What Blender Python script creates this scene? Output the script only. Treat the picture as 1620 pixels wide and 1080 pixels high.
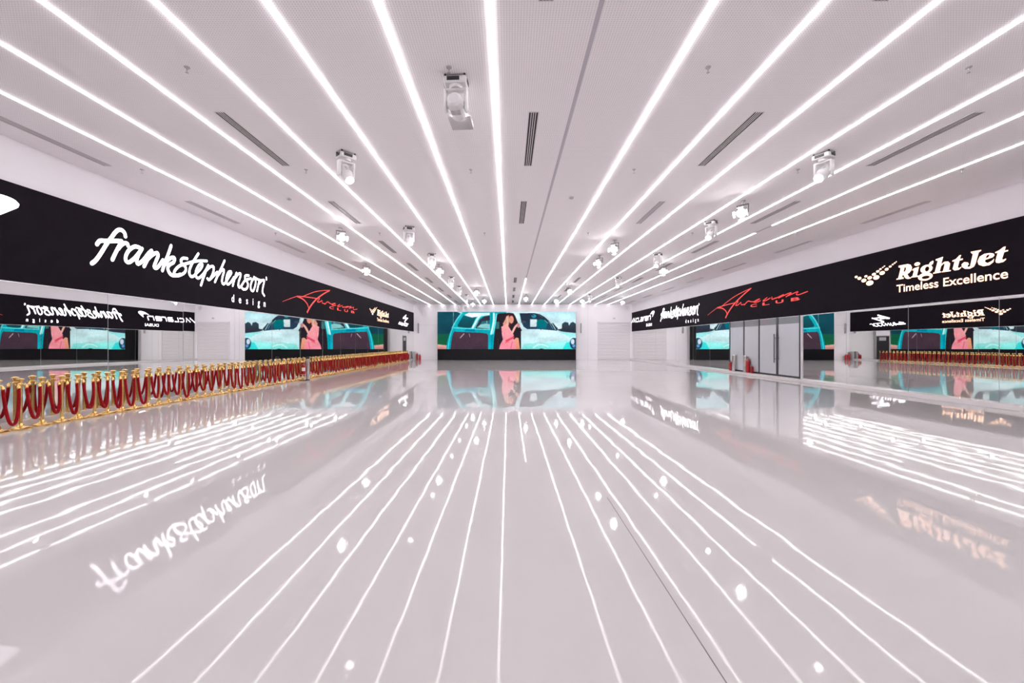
import bpy, math, random
import numpy as np
from mathutils import Vector, Matrix
random.seed(7)
for o in list(bpy.data.objects): bpy.data.objects.remove(o)
S = bpy.context.scene
C = S.collection
PI = math.pi

# ------------------------------------------------------------------ camera, world, exposure
F = 700.0                       # focal length in pixels of the 1620x1080 frame
CAMZ = 1.6
cam_d = bpy.data.cameras.new('camera'); cam = bpy.data.objects.new('camera', cam_d); C.objects.link(cam)
cam.location = (0, 0, CAMZ); cam.rotation_euler = (PI/2, 0, 0)
cam_d.sensor_width = 36; cam_d.lens = F/1620*36
cam_d.shift_x = 6/1620; cam_d.shift_y = 3/1620
cam_d.clip_start = .05; cam_d.clip_end = 300
S.camera = cam
w = bpy.data.worlds.new('world'); S.world = w; w.use_nodes = True
w.node_tree.nodes['Background'].inputs[0].default_value = (.8, .78, .8, 1)
w.node_tree.nodes['Background'].inputs[1].default_value = .1
S.view_settings.view_transform = 'Standard'; S.view_settings.look = 'None'
S.view_settings.gamma = 1; S.view_settings.use_curve_mapping = False
S.view_settings.exposure = 0.74
S.cycles.use_adaptive_sampling = True; S.cycles.adaptive_threshold = .02
S.cycles.max_bounces = 8; S.cycles.diffuse_bounces = 5; S.cycles.glossy_bounces = 7
STRIP_L = 9.2                   # radiance of the ceiling light lines
LENS_L = 110.0                   # radiance of the lit lamp lenses
SIGN_L = 1.4                    # radiance of the white lettering
PIC_L = .68                     # radiance of the video picture

# room, in metres: camera stands at the origin and looks along +Y
XL, XR, YB, YF, H = -9.38, 12.26, 43.9, -6.0, 5.47
BZ0, BZ1 = 2.77, 4.625          # LED fascia
KZ = .12                        # kerb height

# ------------------------------------------------------------------ materials
def srgb(r, g, b):
    f = lambda c: (c/255/12.92) if c/255 <= .04045 else ((c/255+.055)/1.055)**2.4
    return (f(r), f(g), f(b), 1)
M = {}
def mat(name, col, rough=.5, metal=0, spec=.5, emit=None, es=0, coat=0):
    m = bpy.data.materials.new(name); m.use_nodes = True
    b = m.node_tree.nodes['Principled BSDF']
    b.inputs['Base Color'].default_value = col if len(col) == 4 else (*col, 1)
    b.inputs['Roughness'].default_value = rough; b.inputs['Metallic'].default_value = metal
    b.inputs['Specular IOR Level'].default_value = spec
    if coat: b.inputs['Coat Weight'].default_value = coat
    if emit is not None:
        b.inputs['Emission Color'].default_value = emit if len(emit) == 4 else (*emit, 1)
        b.inputs['Emission Strength'].default_value = es
    M[name] = m
    return m
def noise_col(m, c0, c1, scale, detail=3):
    nt = m.node_tree; b = nt.nodes['Principled BSDF']
    tc = nt.nodes.new('ShaderNodeTexCoord'); n = nt.nodes.new('ShaderNodeTexNoise'); r = nt.nodes.new('ShaderNodeValToRGB')
    n.inputs['Scale'].default_value = scale; n.inputs['Detail'].default_value = detail
    r.color_ramp.elements[0].color = c0; r.color_ramp.elements[1].color = c1
    r.color_ramp.elements[0].position = .3; r.color_ramp.elements[1].position = .7
    nt.links.new(tc.outputs['Object'], n.inputs['Vector']); nt.links.new(n.outputs['Fac'], r.inputs['Fac'])
    nt.links.new(r.outputs['Color'], b.inputs['Base Color'])
    return n
def bump(m, scale, dist, detail=2, rough=.5, stretch=None):
    nt = m.node_tree; b = nt.nodes['Principled BSDF']
    tc = nt.nodes.new('ShaderNodeTexCoord'); n = nt.nodes.new('ShaderNodeTexNoise'); bp = nt.nodes.new('ShaderNodeBump')
    n.inputs['Scale'].default_value = scale; n.inputs['Detail'].default_value = detail; n.inputs['Roughness'].default_value = rough
    bp.inputs['Distance'].default_value = dist; bp.inputs['Strength'].default_value = 1
    src = tc.outputs['Object']
    if stretch:
        mp = nt.nodes.new('ShaderNodeMapping'); mp.inputs['Scale'].default_value = stretch
        nt.links.new(src, mp.inputs['Vector']); src = mp.outputs['Vector']
    nt.links.new(src, n.inputs['Vector']); nt.links.new(n.outputs['Fac'], bp.inputs['Height'])
    nt.links.new(bp.outputs['Normal'], b.inputs['Normal'])

m = mat('floor', (.64, .612, .615), .032, spec=.12)
noise_col(m, (.63, .602, .605, 1), (.65, .622, .625, 1), .6)
bump(m, 1.5, .0011, detail=1.5, rough=.45)
m = mat('wall', (.89, .85, .885), .6, spec=.2); noise_col(m, (.88, .84, .875, 1), (.90, .86, .895, 1), 1.2)
m = mat('ceiling', (.80, .76, .78), .7, spec=.15)
def perforate(m):
    nt = m.node_tree; b = nt.nodes['Principled BSDF']; L = nt.links
    tc = nt.nodes.new('ShaderNodeTexCoord')
    sc = nt.nodes.new('ShaderNodeVectorMath'); sc.operation = 'MULTIPLY'; sc.inputs[1].default_value = (1/.034, 1/.034, 0)
    fr = nt.nodes.new('ShaderNodeVectorMath'); fr.operation = 'FRACTION'
    sb = nt.nodes.new('ShaderNodeVectorMath'); sb.operation = 'SUBTRACT'; sb.inputs[1].default_value = (.5, .5, 0)
    ln = nt.nodes.new('ShaderNodeVectorMath'); ln.operation = 'LENGTH'
    rp = nt.nodes.new('ShaderNodeMapRange'); rp.inputs['From Min'].default_value = .2; rp.inputs['From Max'].default_value = .3
    mx = nt.nodes.new('ShaderNodeMix'); mx.data_type = 'RGBA'
    mx.inputs['A'].default_value = (.72, .68, .70, 1); mx.inputs['B'].default_value = (.945, .905, .925, 1)
    L.new(tc.outputs['Object'], sc.inputs[0]); L.new(sc.outputs[0], fr.inputs[0]); L.new(fr.outputs[0], sb.inputs[0])
    L.new(sb.outputs[0], ln.inputs[0]); L.new(ln.outputs['Value'], rp.inputs['Value']); L.new(rp.outputs['Result'], mx.inputs['Factor'])
    L.new(mx.outputs['Result'], b.inputs['Base Color'])
perforate(m)
m = mat('mirror', (.89, .90, .885), .004, metal=1); bump(m, .55, .0006, detail=1)
mat('mirror_edge', (.35, .38, .38), .3, metal=.6)
mat('kerb', (.80, .76, .77), .25)
mat('groove', (.22, .2, .21), .7)
m = mat('fascia', (.011, .008, .012), .6, spec=.04); noise_col(m, (.010, .007, .011, 1), (.013, .009, .014, 1), 3)
mat('trim', (.75, .74, .76), .3, metal=.5)
mat('screen_black', (.006, .005, .007), .5, spec=.12)
mat('strip', (.9, .9, .9), .4, emit=(1, .985, .995), es=STRIP_L)
mat('strip_off', (.52, .48, .53), .5)
mat('channel', (.78, .75, .77), .45)
mat('vent_frame', (.72, .68, .70), .5)
mat('vent_dark', (.035, .03, .035), .8)
mat('vent_grey', (.36, .32, .34), .7)
mat('white_plastic', (.74, .72, .73), .35)
mat('lamp_grey', (.48, .46, .47), .4)
mat('dark_plastic', (.03, .025, .03), .45)
mat('lens', (1, 1, 1), .2, emit=(1, .97, .98), es=LENS_L)
mat('lens_dim', (1, 1, 1), .2, emit=(1, .95, .97), es=12)
mat('lens_off', (.12, .11, .14), .08)
m = mat('brass', (.86, .58, .22), .2, metal=1); noise_col(m, (.82, .54, .19, 1), (.90, .63, .27, 1), 14)
m = mat('velvet', (.34, .006, .012), .75, spec=.15); noise_col(m, (.27, .004, .009, 1), (.42, .009, .016, 1), 30)
m.node_tree.nodes['Principled BSDF'].inputs['Sheen Weight'].default_value = .15
m.node_tree.nodes['Principled BSDF'].inputs['Sheen Tint'].default_value = (1, .25, .25, 1)
mat('red_paint', (.50, .010, .018), .22, coat=.3)
mat('black_rubber', (.018, .018, .02), .5)
mat('label_white', (.85, .82, .8), .5)
mat('steel', (.74, .72, .70), .16, metal=1)
mat('alu', (.62, .62, .65), .3, metal=1)
mat('door_frame', (.035, .035, .042), .35)
m = mat('frosted', (.62, .625, .675), .22, spec=.5); noise_col(m, (.61, .615, .665, 1), (.635, .64, .69, 1), .9)
mat('clear_top', (.30, .30, .32), .05)
mat('shutter', (.76, .715, .745), .5)
mat('doorway', (.02, .018, .02), .6)
mat('sign_white', (.9, .9, .9), .5, emit=(1, .93, 1), es=SIGN_L)
mat('sign_red', (.5, .05, .05), .5, emit=(1, .045, .035), es=.56)
mat('sign_peach', (.9, .6, .4), .5, emit=(1, .58, .40), es=1.2)
mp = bpy.data.materials.new('picture'); mp.use_nodes = True; M['picture'] = mp
nt = mp.node_tree; nt.nodes.clear()
a = nt.nodes.new('ShaderNodeVertexColor'); a.layer_name = 'pic'; e = nt.nodes.new('ShaderNodeEmission'); e.inputs[1].default_value = PIC_L
for q in ('picture', 'sign_white', 'sign_red', 'sign_peach'): M[q].cycles.emission_sampling = 'NONE'
oo = nt.nodes.new('ShaderNodeOutputMaterial'); nt.links.new(a.outputs['Color'], e.inputs[0]); nt.links.new(e.outputs[0], oo.inputs[0])

# ------------------------------------------------------------------ mesh builder
class MB:
    def __init__(s): s.v = []; s.f = []
    def add(s, vs, fs, mtx=None):
        n = len(s.v)
        s.v += [tuple(mtx @ Vector(p)) for p in vs] if mtx is not None else [tuple(p) for p in vs]
        s.f += [tuple(i+n for i in f) for f in fs]
        return s
    def box(s, x0, x1, y0, y1, z0, z1, mtx=None, bev=0):
        if bev:
            b = bev
            prof = [(x0+b, y0), (x1-b, y0), (x1, y0+b), (x1, y1-b), (x1-b, y1), (x0+b, y1), (x0, y1-b), (x0, y0+b)]
            ins = [(x0+b, y0+b), (x1-b, y0+b), (x1-b, y0+b), (x1-b, y1-b), (x1-b, y1-b), (x0+b, y1-b), (x0+b, y1-b), (x0+b, y0+b)]
            rings = [[(p[0], p[1], z0) for p in ins], [(p[0], p[1], z0+b) for p in prof], [(p[0], p[1], z1-b) for p in prof], [(p[0], p[1], z1) for p in ins]]
            vs = [p for r in rings for p in r]; fs = []
            for k in range(3):
                for i in range(8):
                    j = (i+1) % 8; fs.append((k*8+i, k*8+j, k*8+8+j, k*8+8+i))
            fs += [tuple(range(7, -1, -1)), tuple(range(24, 32))]
            return s.add(vs, fs, mtx)
        vs = [(x0, y0, z0), (x1, y0, z0), (x1, y1, z0), (x0, y1, z0), (x0, y0, z1), (x1, y0, z1), (x1, y1, z1), (x0, y1, z1)]
        return s.add(vs, [(3, 2, 1, 0), (4, 5, 6, 7), (0, 1, 5, 4), (1, 2, 6, 5), (2, 3, 7, 6), (3, 0, 4, 7)], mtx)
    def lathe(s, prof, seg=20, mtx=None):
        vs = []; fs = []; n = len(prof)
        for r, z in prof:
            for i in range(seg):
                t = 2*PI*i/seg; vs.append((r*math.cos(t), r*math.sin(t), z))
        for k in range(n-1):
            for i in range(seg):
                j = (i+1) % seg; fs.append((k*seg+i, k*seg+j, (k+1)*seg+j, (k+1)*seg+i))
        fs += [tuple(range(seg-1, -1, -1)), tuple(range((n-1)*seg, n*seg))]
        return s.add(vs, fs, mtx)
    def tube(s, pts, r, seg=8, closed=False, mtx=None):
        pts = [Vector(p) for p in pts]; n = len(pts); vs = []; fs = []
        up = None
        for i, p in enumerate(pts):
            if closed: t = (pts[(i+1) % n]-pts[i-1]).normalized()
            else: t = (pts[min(i+1, n-1)]-pts[max(i-1, 0)]).normalized()
            if up is None:
                up = Vector((1, 0, 0)) if abs(t.x) < .8 else Vector((0, 0, 1))
            a = (up - t*up.dot(t)).normalized(); b = t.cross(a); up = a
            rr = r[i] if isinstance(r, (list, tuple)) else r
            for k in range(seg):
                q = 2*PI*k/seg; vs.append(p + a*(rr*math.cos(q)) + b*(rr*math.sin(q)))
        m_ = n if closed else n-1
        for i in range(m_):
            j = (i+1) % n
            for k in range(seg):
                l = (k+1) % seg; fs.append((i*seg+k, i*seg+l, j*seg+l, j*seg+k))
        if not closed: fs += [tuple(range(seg-1, -1, -1)), tuple(range((n-1)*seg, n*seg))]
        return s.add(vs, fs, mtx)
    def mesh(s, name, mt, smooth=True):
        me = bpy.data.meshes.new(name); me.from_pydata(s.v, [], s.f); me.update()
        if smooth:
            me.polygons.foreach_set('use_smooth', [True]*len(me.polygons))
            try: me.set_sharp_from_angle(angle=math.radians(38))
            except Exception: pass
        me.materials.append(M[mt] if isinstance(mt, str) else mt)
        return me
    def build(s, name, mt, parent=None, loc=(0, 0, 0), rot=(0, 0, 0), smooth=True):
        return link(name, s.mesh(name, mt, smooth), parent, loc, rot)
def link(name, me, parent=None, loc=(0, 0, 0), rot=(0, 0, 0)):
    o = bpy.data.objects.new(name, me); C.objects.link(o); o.parent = parent
    o.location = loc; o.rotation_euler = rot
    return o
def thing(name, label, cat, loc=(0, 0, 0), rot=(0, 0, 0), group=None):
    o = link(name, None, None, loc, rot); o.empty_display_size = .1
    o['label'] = label; o['category'] = cat
    if group: o['group'] = group
    return o
def tag(o, label, cat, group=None):
    o['label'] = label; o['category'] = cat
    if group: o['group'] = group
    return o
def struct(o, label=None):
    o['kind'] = 'structure'
    if label: o['label'] = label
    return o
def copy_tree(o, parent=None):
    c = o.copy(); C.objects.link(c); c.parent = parent
    for ch in [x for x in o.children]: copy_tree(ch, c)
    return c
ONES = ['', 'first', 'second', 'third', 'fourth', 'fifth', 'sixth', 'seventh', 'eighth', 'ninth', 'tenth', 'eleventh', 'twelfth', 'thirteenth',
        'fourteenth', 'fifteenth', 'sixteenth', 'seventeenth', 'eighteenth', 'nineteenth']
TENS = ['', '', 'twent', 'thirt', 'fort', 'fift', 'sixt', 'sevent', 'eight', 'ninet']
def nth(n):
    if n < 20: return ONES[n]
    if n < 100: return TENS[n//10]+'ieth' if n % 10 == 0 else TENS[n//10]+'y-'+ONES[n % 10]
    return 'hundred-and-'+ONES[n-100] if n > 100 else 'hundredth'

# ------------------------------------------------------------------ the room
struct(MB().box(XL-.3, XR+.3, YF-.3, YB+.3, -.2, 0).build('floor', 'floor', smooth=False), 'glossy pale pinkish grey poured resin floor of the hall')
fl = bpy.data.objects['floor']
MB().box(1.026, 1.032, YF, 4.6, .0005, .0012).build('expansion_joint', 'groove', fl, smooth=False)
struct(MB().box(XL-.3, XR+.3, YF-.3, YB+.3, H, H+.2).build('ceiling', 'ceiling', smooth=False), 'white finely perforated ceiling of the hall')
wl = struct(MB().box(XL-.25, XL-.012, YF, YB, 0, H).build('wall_left', 'wall', smooth=False), 'left wall, mirrored below the black fascia and white above')
wr = struct(MB().box(XR+.012, XR+.25, YF, YB, 0, H).build('wall_right', 'wall', smooth=False), 'right wall, mirrored below the black fascia and white above')
wb = struct(MB().box(XL-.25, XR+.25, YB, YB+.25, 0, H).build('wall_back', 'wall', smooth=False), 'white end wall behind the video wall')
struct(MB().box(XL-.25, XR+.25, YF-.25, YF, 0, H).build('wall_front', 'wall', smooth=False))
struct(MB().box(XL-.012, XL+.06, YF, YB, 0, KZ, bev=.006).build('baseboard_left', 'kerb'))
struct(MB().box(XR-.25, XR+.012, YF, YB, 0, KZ, bev=.006).build('baseboard_right', 'kerb'))
# end wall panel joints
for z in (3.42,):
    MB().box(XL, -6.9, YB-.004, YB, z-.004, z+.004).build('panel_joint', 'groove', wb, smooth=False)
for x in (7.9,):
    MB().box(x-.004, x+.004, YB-.004, YB, 0, H).build('panel_joint', 'vent_grey', wb, smooth=False)

# mirror panels, each hung very slightly out of true
def mirrors(wall, x, side, joints):
    for a_, b_ in joints:
        hw = (b_-a_)/2-.004
        o = MB().box(-.008, 0, -hw, hw, KZ+.002, BZ0-.002).build('mirror_panel', 'mirror', wall, smooth=False)
        o.location = (x, (a_+b_)/2, 0)
        ang = math.radians(random.uniform(-.045, .045))
        o.rotation_euler = (0, math.radians(random.uniform(-.03, .03)), ang + (0 if side > 0 else PI))
        # dark backing behind the joint
    for a_, b_ in joints:
        MB().box(-.002, .002, -.005, .005, KZ, BZ0).build('mirror_joint', 'mirror_edge', wall, (x, b_, 0), smooth=False)
jl = [YF+.02+0.0] + [10.37+2.4*k for k in range(-6, 13)]
jl = [y for y in jl if YF < y < 39.25]
DW0, DW1 = 39.25, 40.75
pl = list(zip(jl[:-1], jl[1:])) + [(jl[-1], DW0), (DW1, YB-.01)]
mirrors(wl, XL-.002, 1, pl)
jr = [YF+.02, -3.6, -1.2, 1.2, 3.65, 6.1, 8.6, 11.05, 13.56, 16.04, 18.46]
jr2 = [24.46, 26.9, 29.35, 31.8, 34.3, 36.75, 39.2, 41.6, YB-.01]
mirrors(wr, XR+.002, -1, list(zip(jr[:-1], jr[1:])) + list(zip(jr2[:-1], jr2[1:])))

# dark doorway in the left wall near the far corner
d2 = struct(link('door_2', None, None, (XL, (DW0+DW1)/2, 0)), 'dark narrow doorway in the left wall near the far corner')
hw = (DW1-DW0)/2
MB().box(-.010, -.002, -hw+.05, hw-.05, KZ, 2.25).build('door_leaf', 'doorway', d2, smooth=False)
fb = MB().box(-.010, .02, -hw, -hw+.06, KZ, 2.32).box(-.010, .02, hw-.06, hw, KZ, 2.32).box(-.010, .02, -hw+.06, hw-.06, 2.25, 2.32)
fb.build('door_frame', 'lamp_grey', d2, smooth=False)
MB().box(-.010, .0, -hw, hw, 2.32, BZ0).build('transom_panel', 'wall', d2, smooth=False)
MB().box(-.002, .03, -.35, .35, 1.85, 2.15).build('sign_box', 'lamp_grey', d2, smooth=False)

# frosted glass entrance doors in the right wall
dj = [18.54, 20.1, 21.56, 22.95, 24.4]
d1 = struct(link('door_1', None, None, (XR, 0, 0)), 'frosted glass double doors with side lights in dark frames')
for i in range(4):
    y0, y1 = dj[i], dj[i+1]
    p = MB().box(-.03, .01, y0+.035, y1-.035, KZ+.08, 2.44).build('glass_leaf' if i < 2 else 'side_light', 'frosted', d1, smooth=False)
    MB().box(-.028, .008, y0+.035, y1-.035, 2.45, BZ0-.02).build('top_pane', 'clear_top', p, smooth=False)
    MB().box(-.04, .011, y0+.03, y1-.03, KZ, KZ+.08).build('bottom_rail', 'door_frame', p, smooth=False)
    MB().box(-.036, .011, y0+.03, y1-.03, 2.435, 2.455).build('rail', 'alu', p, smooth=False)
for i, y in enumerate(dj):
    MB().box(-.05, .011, y-.04 - (.03 if i == 1 else 0), y+.04 + (.03 if i == 1 else 0), KZ, BZ0-.005).build('mullion', 'door_frame', d1, smooth=False)
MB().box(-.04, .011, dj[0]-.09, dj[0]-.042, KZ, BZ0-.005).build('white_jamb', 'wall', d1, smooth=False)
for s_ in (-1, 1):
    hb = MB().tube([(-.11, dj[1]+s_*.12, .72), (-.11, dj[1]+s_*.12, 2.03)], .022, 10)
    for z in (.9, 1.85): hb.tube([(-.11, dj[1]+s_*.12, z), (-.03, dj[1]+s_*.12, z)], .01, 8)
    hb.build('pull_handle', 'lens_off', d1)

# roller shutter in the end wall
SX0, SX1, SZ = 8.85, 12.1, 3.73
d3 = struct(link('door_3', None, None, (0, YB, 0)), 'white slatted roller shutter in the end wall')
nsl = 23; hs = (SZ-.16)/nsl
sl = MB(); n8 = 6; prof = []
for k in range(n8+1):
    t = k/n8; prof.append((-.012-.022*math.sin(PI*t), t*hs*.93))
vs = [(x, y, z) for x in (SX0+.08, SX1-.08) for (y, z) in prof]
fs = [(k, k+1, n8+1+k+1, n8+1+k) for k in range(n8)] + [tuple(range(n8, -1, -1)), tuple(range(n8+1, 2*n8+2))]
sl.add(vs, fs); slm = sl.mesh('slat', 'shutter')
for k in range(nsl): link('slat', slm, d3, (0, 0, .02+k*hs))
MB().box(SX0+.08, SX1-.08, -.012, -.002, 0, SZ-.14).build('backing', 'vent_frame', d3, smooth=False)
for x in (SX0, SX1-.08): MB().box(x, x+.08, -.06, -.001, 0, SZ).build('guide_rail', 'shutter', d3, smooth=False)
MB().box(SX0, SX1, -.08, -.001, SZ-.14, SZ, bev=.01).build('shutter_box', 'shutter', d3)

# ------------------------------------------------------------------ LED fascias with lettering
def fascia(side):
    x = XL if side < 0 else XR
    t = thing('led_fascia', 'long black LED fascia along the %s wall with glowing logos' % ('left' if side < 0 else 'right'), 'led screen',
              (x, 0, BZ0), group='black LED fascias above the mirrors')
    s = -side
    x0, x1 = sorted((.006*s, .04*s))
    MB().box(x0, x1, YF+.02, YB-.15, 0, BZ1-BZ0).build('display_panel', 'fascia', t, smooth=False)
    x0, x1 = sorted((.006, .046)) if s > 0 else (-.046, -.006)
    MB().box(x0, x1, YF+.02, YB-.15, -.018, -.001).build('edge_trim', 'trim', t, smooth=False)
    return t
FL, FR = fascia(-1), fascia(1)

def cr(pts, n=7):
    """Catmull-Rom through pts"""
    P = [Vector(p) for p in pts]
    if len(P) < 3: return P
    out = []
    for i in range(len(P)-1):
        p0 = P[max(i-1, 0)]; p1 = P[i]; p2 = P[i+1]; p3 = P[min(i+2, len(P)-1)]
        for k in range(n):
            t = k/n
            out.append(.5*((2*p1)+(p2-p0)*t+(2*p0-5*p1+4*p2-p3)*t*t+(3*p1-p0-3*p2+p3)*t**3))
    out.append(P[-1]); return out
class Sign:
    """flat lettering in (u, z) metres along the fascia"""
    def __init__(s): s.mb = MB()
    def disc(s, u, z, ru, rz, seg=18):
        s.mb.add([(u+ru*math.cos(2*PI*k/seg), 0, z+rz*math.sin(2*PI*k/seg)) for k in range(seg)], [tuple(range(seg))])
    def stroke(s, pts, wd, taper=None, smooth=True):
        P = cr(pts) if smooth else [Vector(p) for p in pts]
        n = len(P); vs = []
        for i, p in enumerate(P):
            t = (P[min(i+1, n-1)]-P[max(i-1, 0)]); t = t.normalized() if t.length > 1e-9 else Vector((1, 0))
            f = i/(n-1); r = wd/2 if taper is None else .5*wd*(taper[0]*(1-f)+taper[1]*f)
            vs += [(p.x-t.y*r, 0, p.y+t.x*r), (p.x+t.y*r, 0, p.y-t.x*r)]
            if taper is None: s.disc(p.x, p.y, r, r, 8)
        s.mb.add(vs, [(2*i, 2*i+1, 2*i+3, 2*i+2) for i in range(n-1)])
    def outline(s, loops):
        cu = bpy.data.curves.new('outline', 'CURVE'); cu.dimensions = '2D'; cu.fill_mode = 'BOTH'
        for lp in loops:
            sp = cu.splines.new('POLY'); sp.points.add(len(lp)-1); sp.use_cyclic_u = True
            for q, p in zip(sp.points, lp): q.co = (p[0], p[1], 0, 1)
        s._take(cu)
    def text(s, body, u, z, size, sx=1, width=None, shear=0):
        cu = bpy.data.curves.new('text', 'FONT'); cu.body = body; cu.size = size; cu.shear = shear; cu.offset = .004
        s._take(cu, u, z, sx, width)
    def _take(s, cu, u=0, z=0, sx=1, width=None):
        o = bpy.data.objects.new('tmp', cu); C.objects.link(o)
        dg = bpy.context.evaluated_depsgraph_get(); me = bpy.data.meshes.new_from_object(o.evaluated_get(dg))
        vs = [tuple(v.co) for v in me.vertices]; fs = [tuple(p.vertices) for p in me.polygons]
        bpy.data.objects.remove(o); bpy.data.curves.remove(cu); bpy.data.meshes.remove(me)
        if width: 
            x0 = min(v[0] for v in vs); x1 = max(v[0] for v in vs); sx = width/(x1-x0); u = u-x0*sx
        s.mb.add([(u+v[0]*sx, 0, z+v[1]) for v in vs], fs)
    def place(s, name, mt, label):
        me = s.mb.mesh(name, mt, False)
        for t, loc, rz in ((FL, (.043, 0, -BZ0), PI/2), (FR, (-.043, 45.42, -BZ0), -PI/2)):
            o = link(name, me, t, loc, (0, 0, rz)); o['label'] = label
# coordinates measured on the photograph turned into metres on the walls
def left_uz(px, py): d = -XL*F/(804-px); return (d, CAMZ+(543-py)*d/F)
def right_uz(px, py): d = XR*F/(px-804); return (45.42-d, CAMZ+(543-py)*d/F)
def l1(x, y): return left_uz(135+x/10.8, 350+y/10.8)
def l2(x, y): return left_uz(275+x/10.8, 395+y/10.8)
def r1(x, y): return right_uz(1345+x/12, 380+y/12)
def r2(x, y): return right_uz(1475+x/12, 380+y/12)
def au(x, y): return right_uz(1110+x/9, 450+y/9)

s = Sign()
A = [[(655, 260), (640, 200), (600, 155), (540, 145), (480, 190), (420, 270), (350, 360), (280, 470), (210, 580), (140, 670), (78, 718)],
     [(165, 392), (215, 335), (290, 332), (400, 338), (500, 335), (590, 338)],
     [(590, 340), (560, 400), (500, 510), (430, 655)],
     [(530, 470), (590, 400), (650, 370), (690, 385), (700, 420)],
     [(900, 450), (820, 430), (730, 480), (670, 570), (660, 660), (710, 700), (790, 650), (870, 560), (940, 465)],
     [(940, 465), (870, 590), (850, 680), (870, 725), (920, 700), (980, 640), (1050, 550), (1105, 500)],
     [(1105, 500), (1060, 600), (1000, 720), (975, 770)],
     [(1040, 640), (1130, 565), (1200, 540), (1215, 590), (1180, 680), (1150, 770), (1180, 800), (1230, 760), (1300, 660)],
     [(1440, 415), (1390, 560), (1330, 710), (1290, 840)],
     [(1330, 740), (1400, 650), (1470, 615), (1500, 640), (1480, 700), (1430, 730), (1390, 770), (1385, 820), (1410, 880), (1460, 920), (1540, 925), (1600, 905)]]
for q in A: s.stroke([l1(*p) for p in q], .094)
B = [[(205, 150), (130, 145), (95, 185), (120, 240), (170, 290), (180, 345), (145, 400), (60, 440), (10, 430), (-20, 390), (10, 330), (80, 270), (200, 232), (320, 200), (430, 188), (540, 192)],
     [(395, 65), (340, 150), (290, 230), (250, 320), (240, 400), (270, 455), (320, 445), (370, 390), (430, 330), (465, 262), (445, 240), (400, 270), (360, 350), (350, 430), (380, 482), (430, 465), (490, 400), (545, 310)],
     [(565, 265), (520, 370), (480, 480), (440, 605)],
     [(520, 360), (600, 290), (655, 290), (655, 360), (630, 440), (585, 510), (550, 490)],
     [(600, 500), (660, 440), (720, 380)],
     [(845, 185), (790, 310), (730, 430), (680, 550)],
     [(730, 440), (790, 355), (830, 340), (830, 390), (808, 470), (802, 550), (830, 585), (875, 540), (915, 470), (958, 400), (948, 370), (912, 385), (882, 450), (874, 540), (900, 588), (950, 555), (1005, 470)],
     [(1050, 395), (1020, 480), (985, 615)],
     [(1020, 490), (1080, 415), (1118, 408), (1115, 460), (1088, 540), (1082, 620), (1110, 640), (1150, 590), (1200, 520), (1300, 490)],
     [(1262, 440), (1205, 442), (1195, 480), (1230, 545), (1248, 600), (1220, 665), (1170, 675), (1142, 650)],
     [(1350, 465), (1378, 530), (1370, 610), (1338, 700), (1302, 685), (1292, 620), (1312, 540), (1345, 490)],
     [(1365, 478), (1440, 515), (1520, 520)],
     [(1445, 515), (1425, 600), (1402, 705)],
     [(1435, 580), (1485, 525), (1525, 525), (1508, 620), (1495, 720), (1528, 785)],
     [(1560, 475), (1563, 508)]]
for q in B: s.stroke([l2(*p) for p in q], .080)
for ch, u in zip('design', (14.93, 15.33, 15.76, 16.16, 16.50, 16.88)):
    s.text(ch, u, 3.006, .36, sx=.85)
s.place('script_logo', 'sign_white', 'white brush script logo reading frankstephenson design')

s = Sign()      # red signature logo
for q, wd, tp in [([(720, 50), (600, 150), (480, 270), (400, 380), (350, 475)], .15, (.5, 1)),
              ([(95, 435), (165, 380), (235, 328)], .05, (.4, .8)),
              ([(235, 328), (330, 298), (470, 262)], .06, None), ([(235, 330), (300, 336), (350, 370), (372, 415)], .09, None),
              ([(300, 305), (450, 190), (590, 110), (715, 52)], .045, None),
              ([(470, 265), (530, 240), (495, 295), (530, 288), (572, 255), (575, 285), (620, 280)], .06, None),
              ([(620, 290), (655, 250), (680, 235), (710, 242)], .07, None),
              ([(700, 242), (770, 240), (840, 203), (790, 222), (755, 250), (800, 250), (850, 228)], .055, None),
              ([(945, 185), (885, 232), (930, 225), (990, 190)], .06, None), ([(1015, 178), (1015, 208), (1070, 190)], .07, None),
              ([(1070, 195), (1180, 142)], .06, None), ([(1180, 142), (1110, 192)], .07, None), ([(1110, 190), (1240, 130), (1290, 118), (1215, 175)], .055, None),
              ([(1215, 172), (1310, 130), (1385, 100), (1360, 140), (1400, 143), (1450, 125), (1525, 98)], .05, None)]:
    s.stroke([au(*p) for p in q], wd*.68, tp)
for ch, u in zip('CLUB', (23.1, 24.15, 25.2, 26.3)): s.text(ch, u, 3.42, .19, width=.58)
s.place('signature_logo', 'sign_red', 'red signature logo reading Aureum Club')

s = Sign()      # jet logo
for x, y, a_, b_ in [(137, 695, 28, 22), (200, 722, 38, 28), (283, 763, 48, 34), (395, 810, 70, 47), (322, 683, 30, 22), (395, 712, 45, 31), (520, 705, 60, 41), (475, 645, 40, 27),
                     (632, 620, 52, 36), (548, 590, 33, 23), (718, 550, 38, 27), (600, 547, 24, 18), (785, 498, 28, 19), (645, 514, 16, 11), (675, 490, 15, 10),
                     (833, 458, 20, 14), (870, 432, 18, 13), (900, 408, 13, 10)]:
    u, z = r1(x, y); d = 45.42-u; px = 1345+x/12
    s.disc(u, z, a_/12*d/(px-804), b_/12*d/F, 20)
def ell(f, cx, cy, a_, b_, rot=0, n=22):
    c, q = math.cos(rot), math.sin(rot)
    return [f(cx+a_*math.cos(t)*c-b_*math.sin(t)*q, cy+a_*math.cos(t)*q+b_*math.sin(t)*c) for t in [2*PI*k/n for k in range(n)]]
def O(f, *loops): s.outline([[f(*p) for p in lp] for lp in loops])
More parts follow.
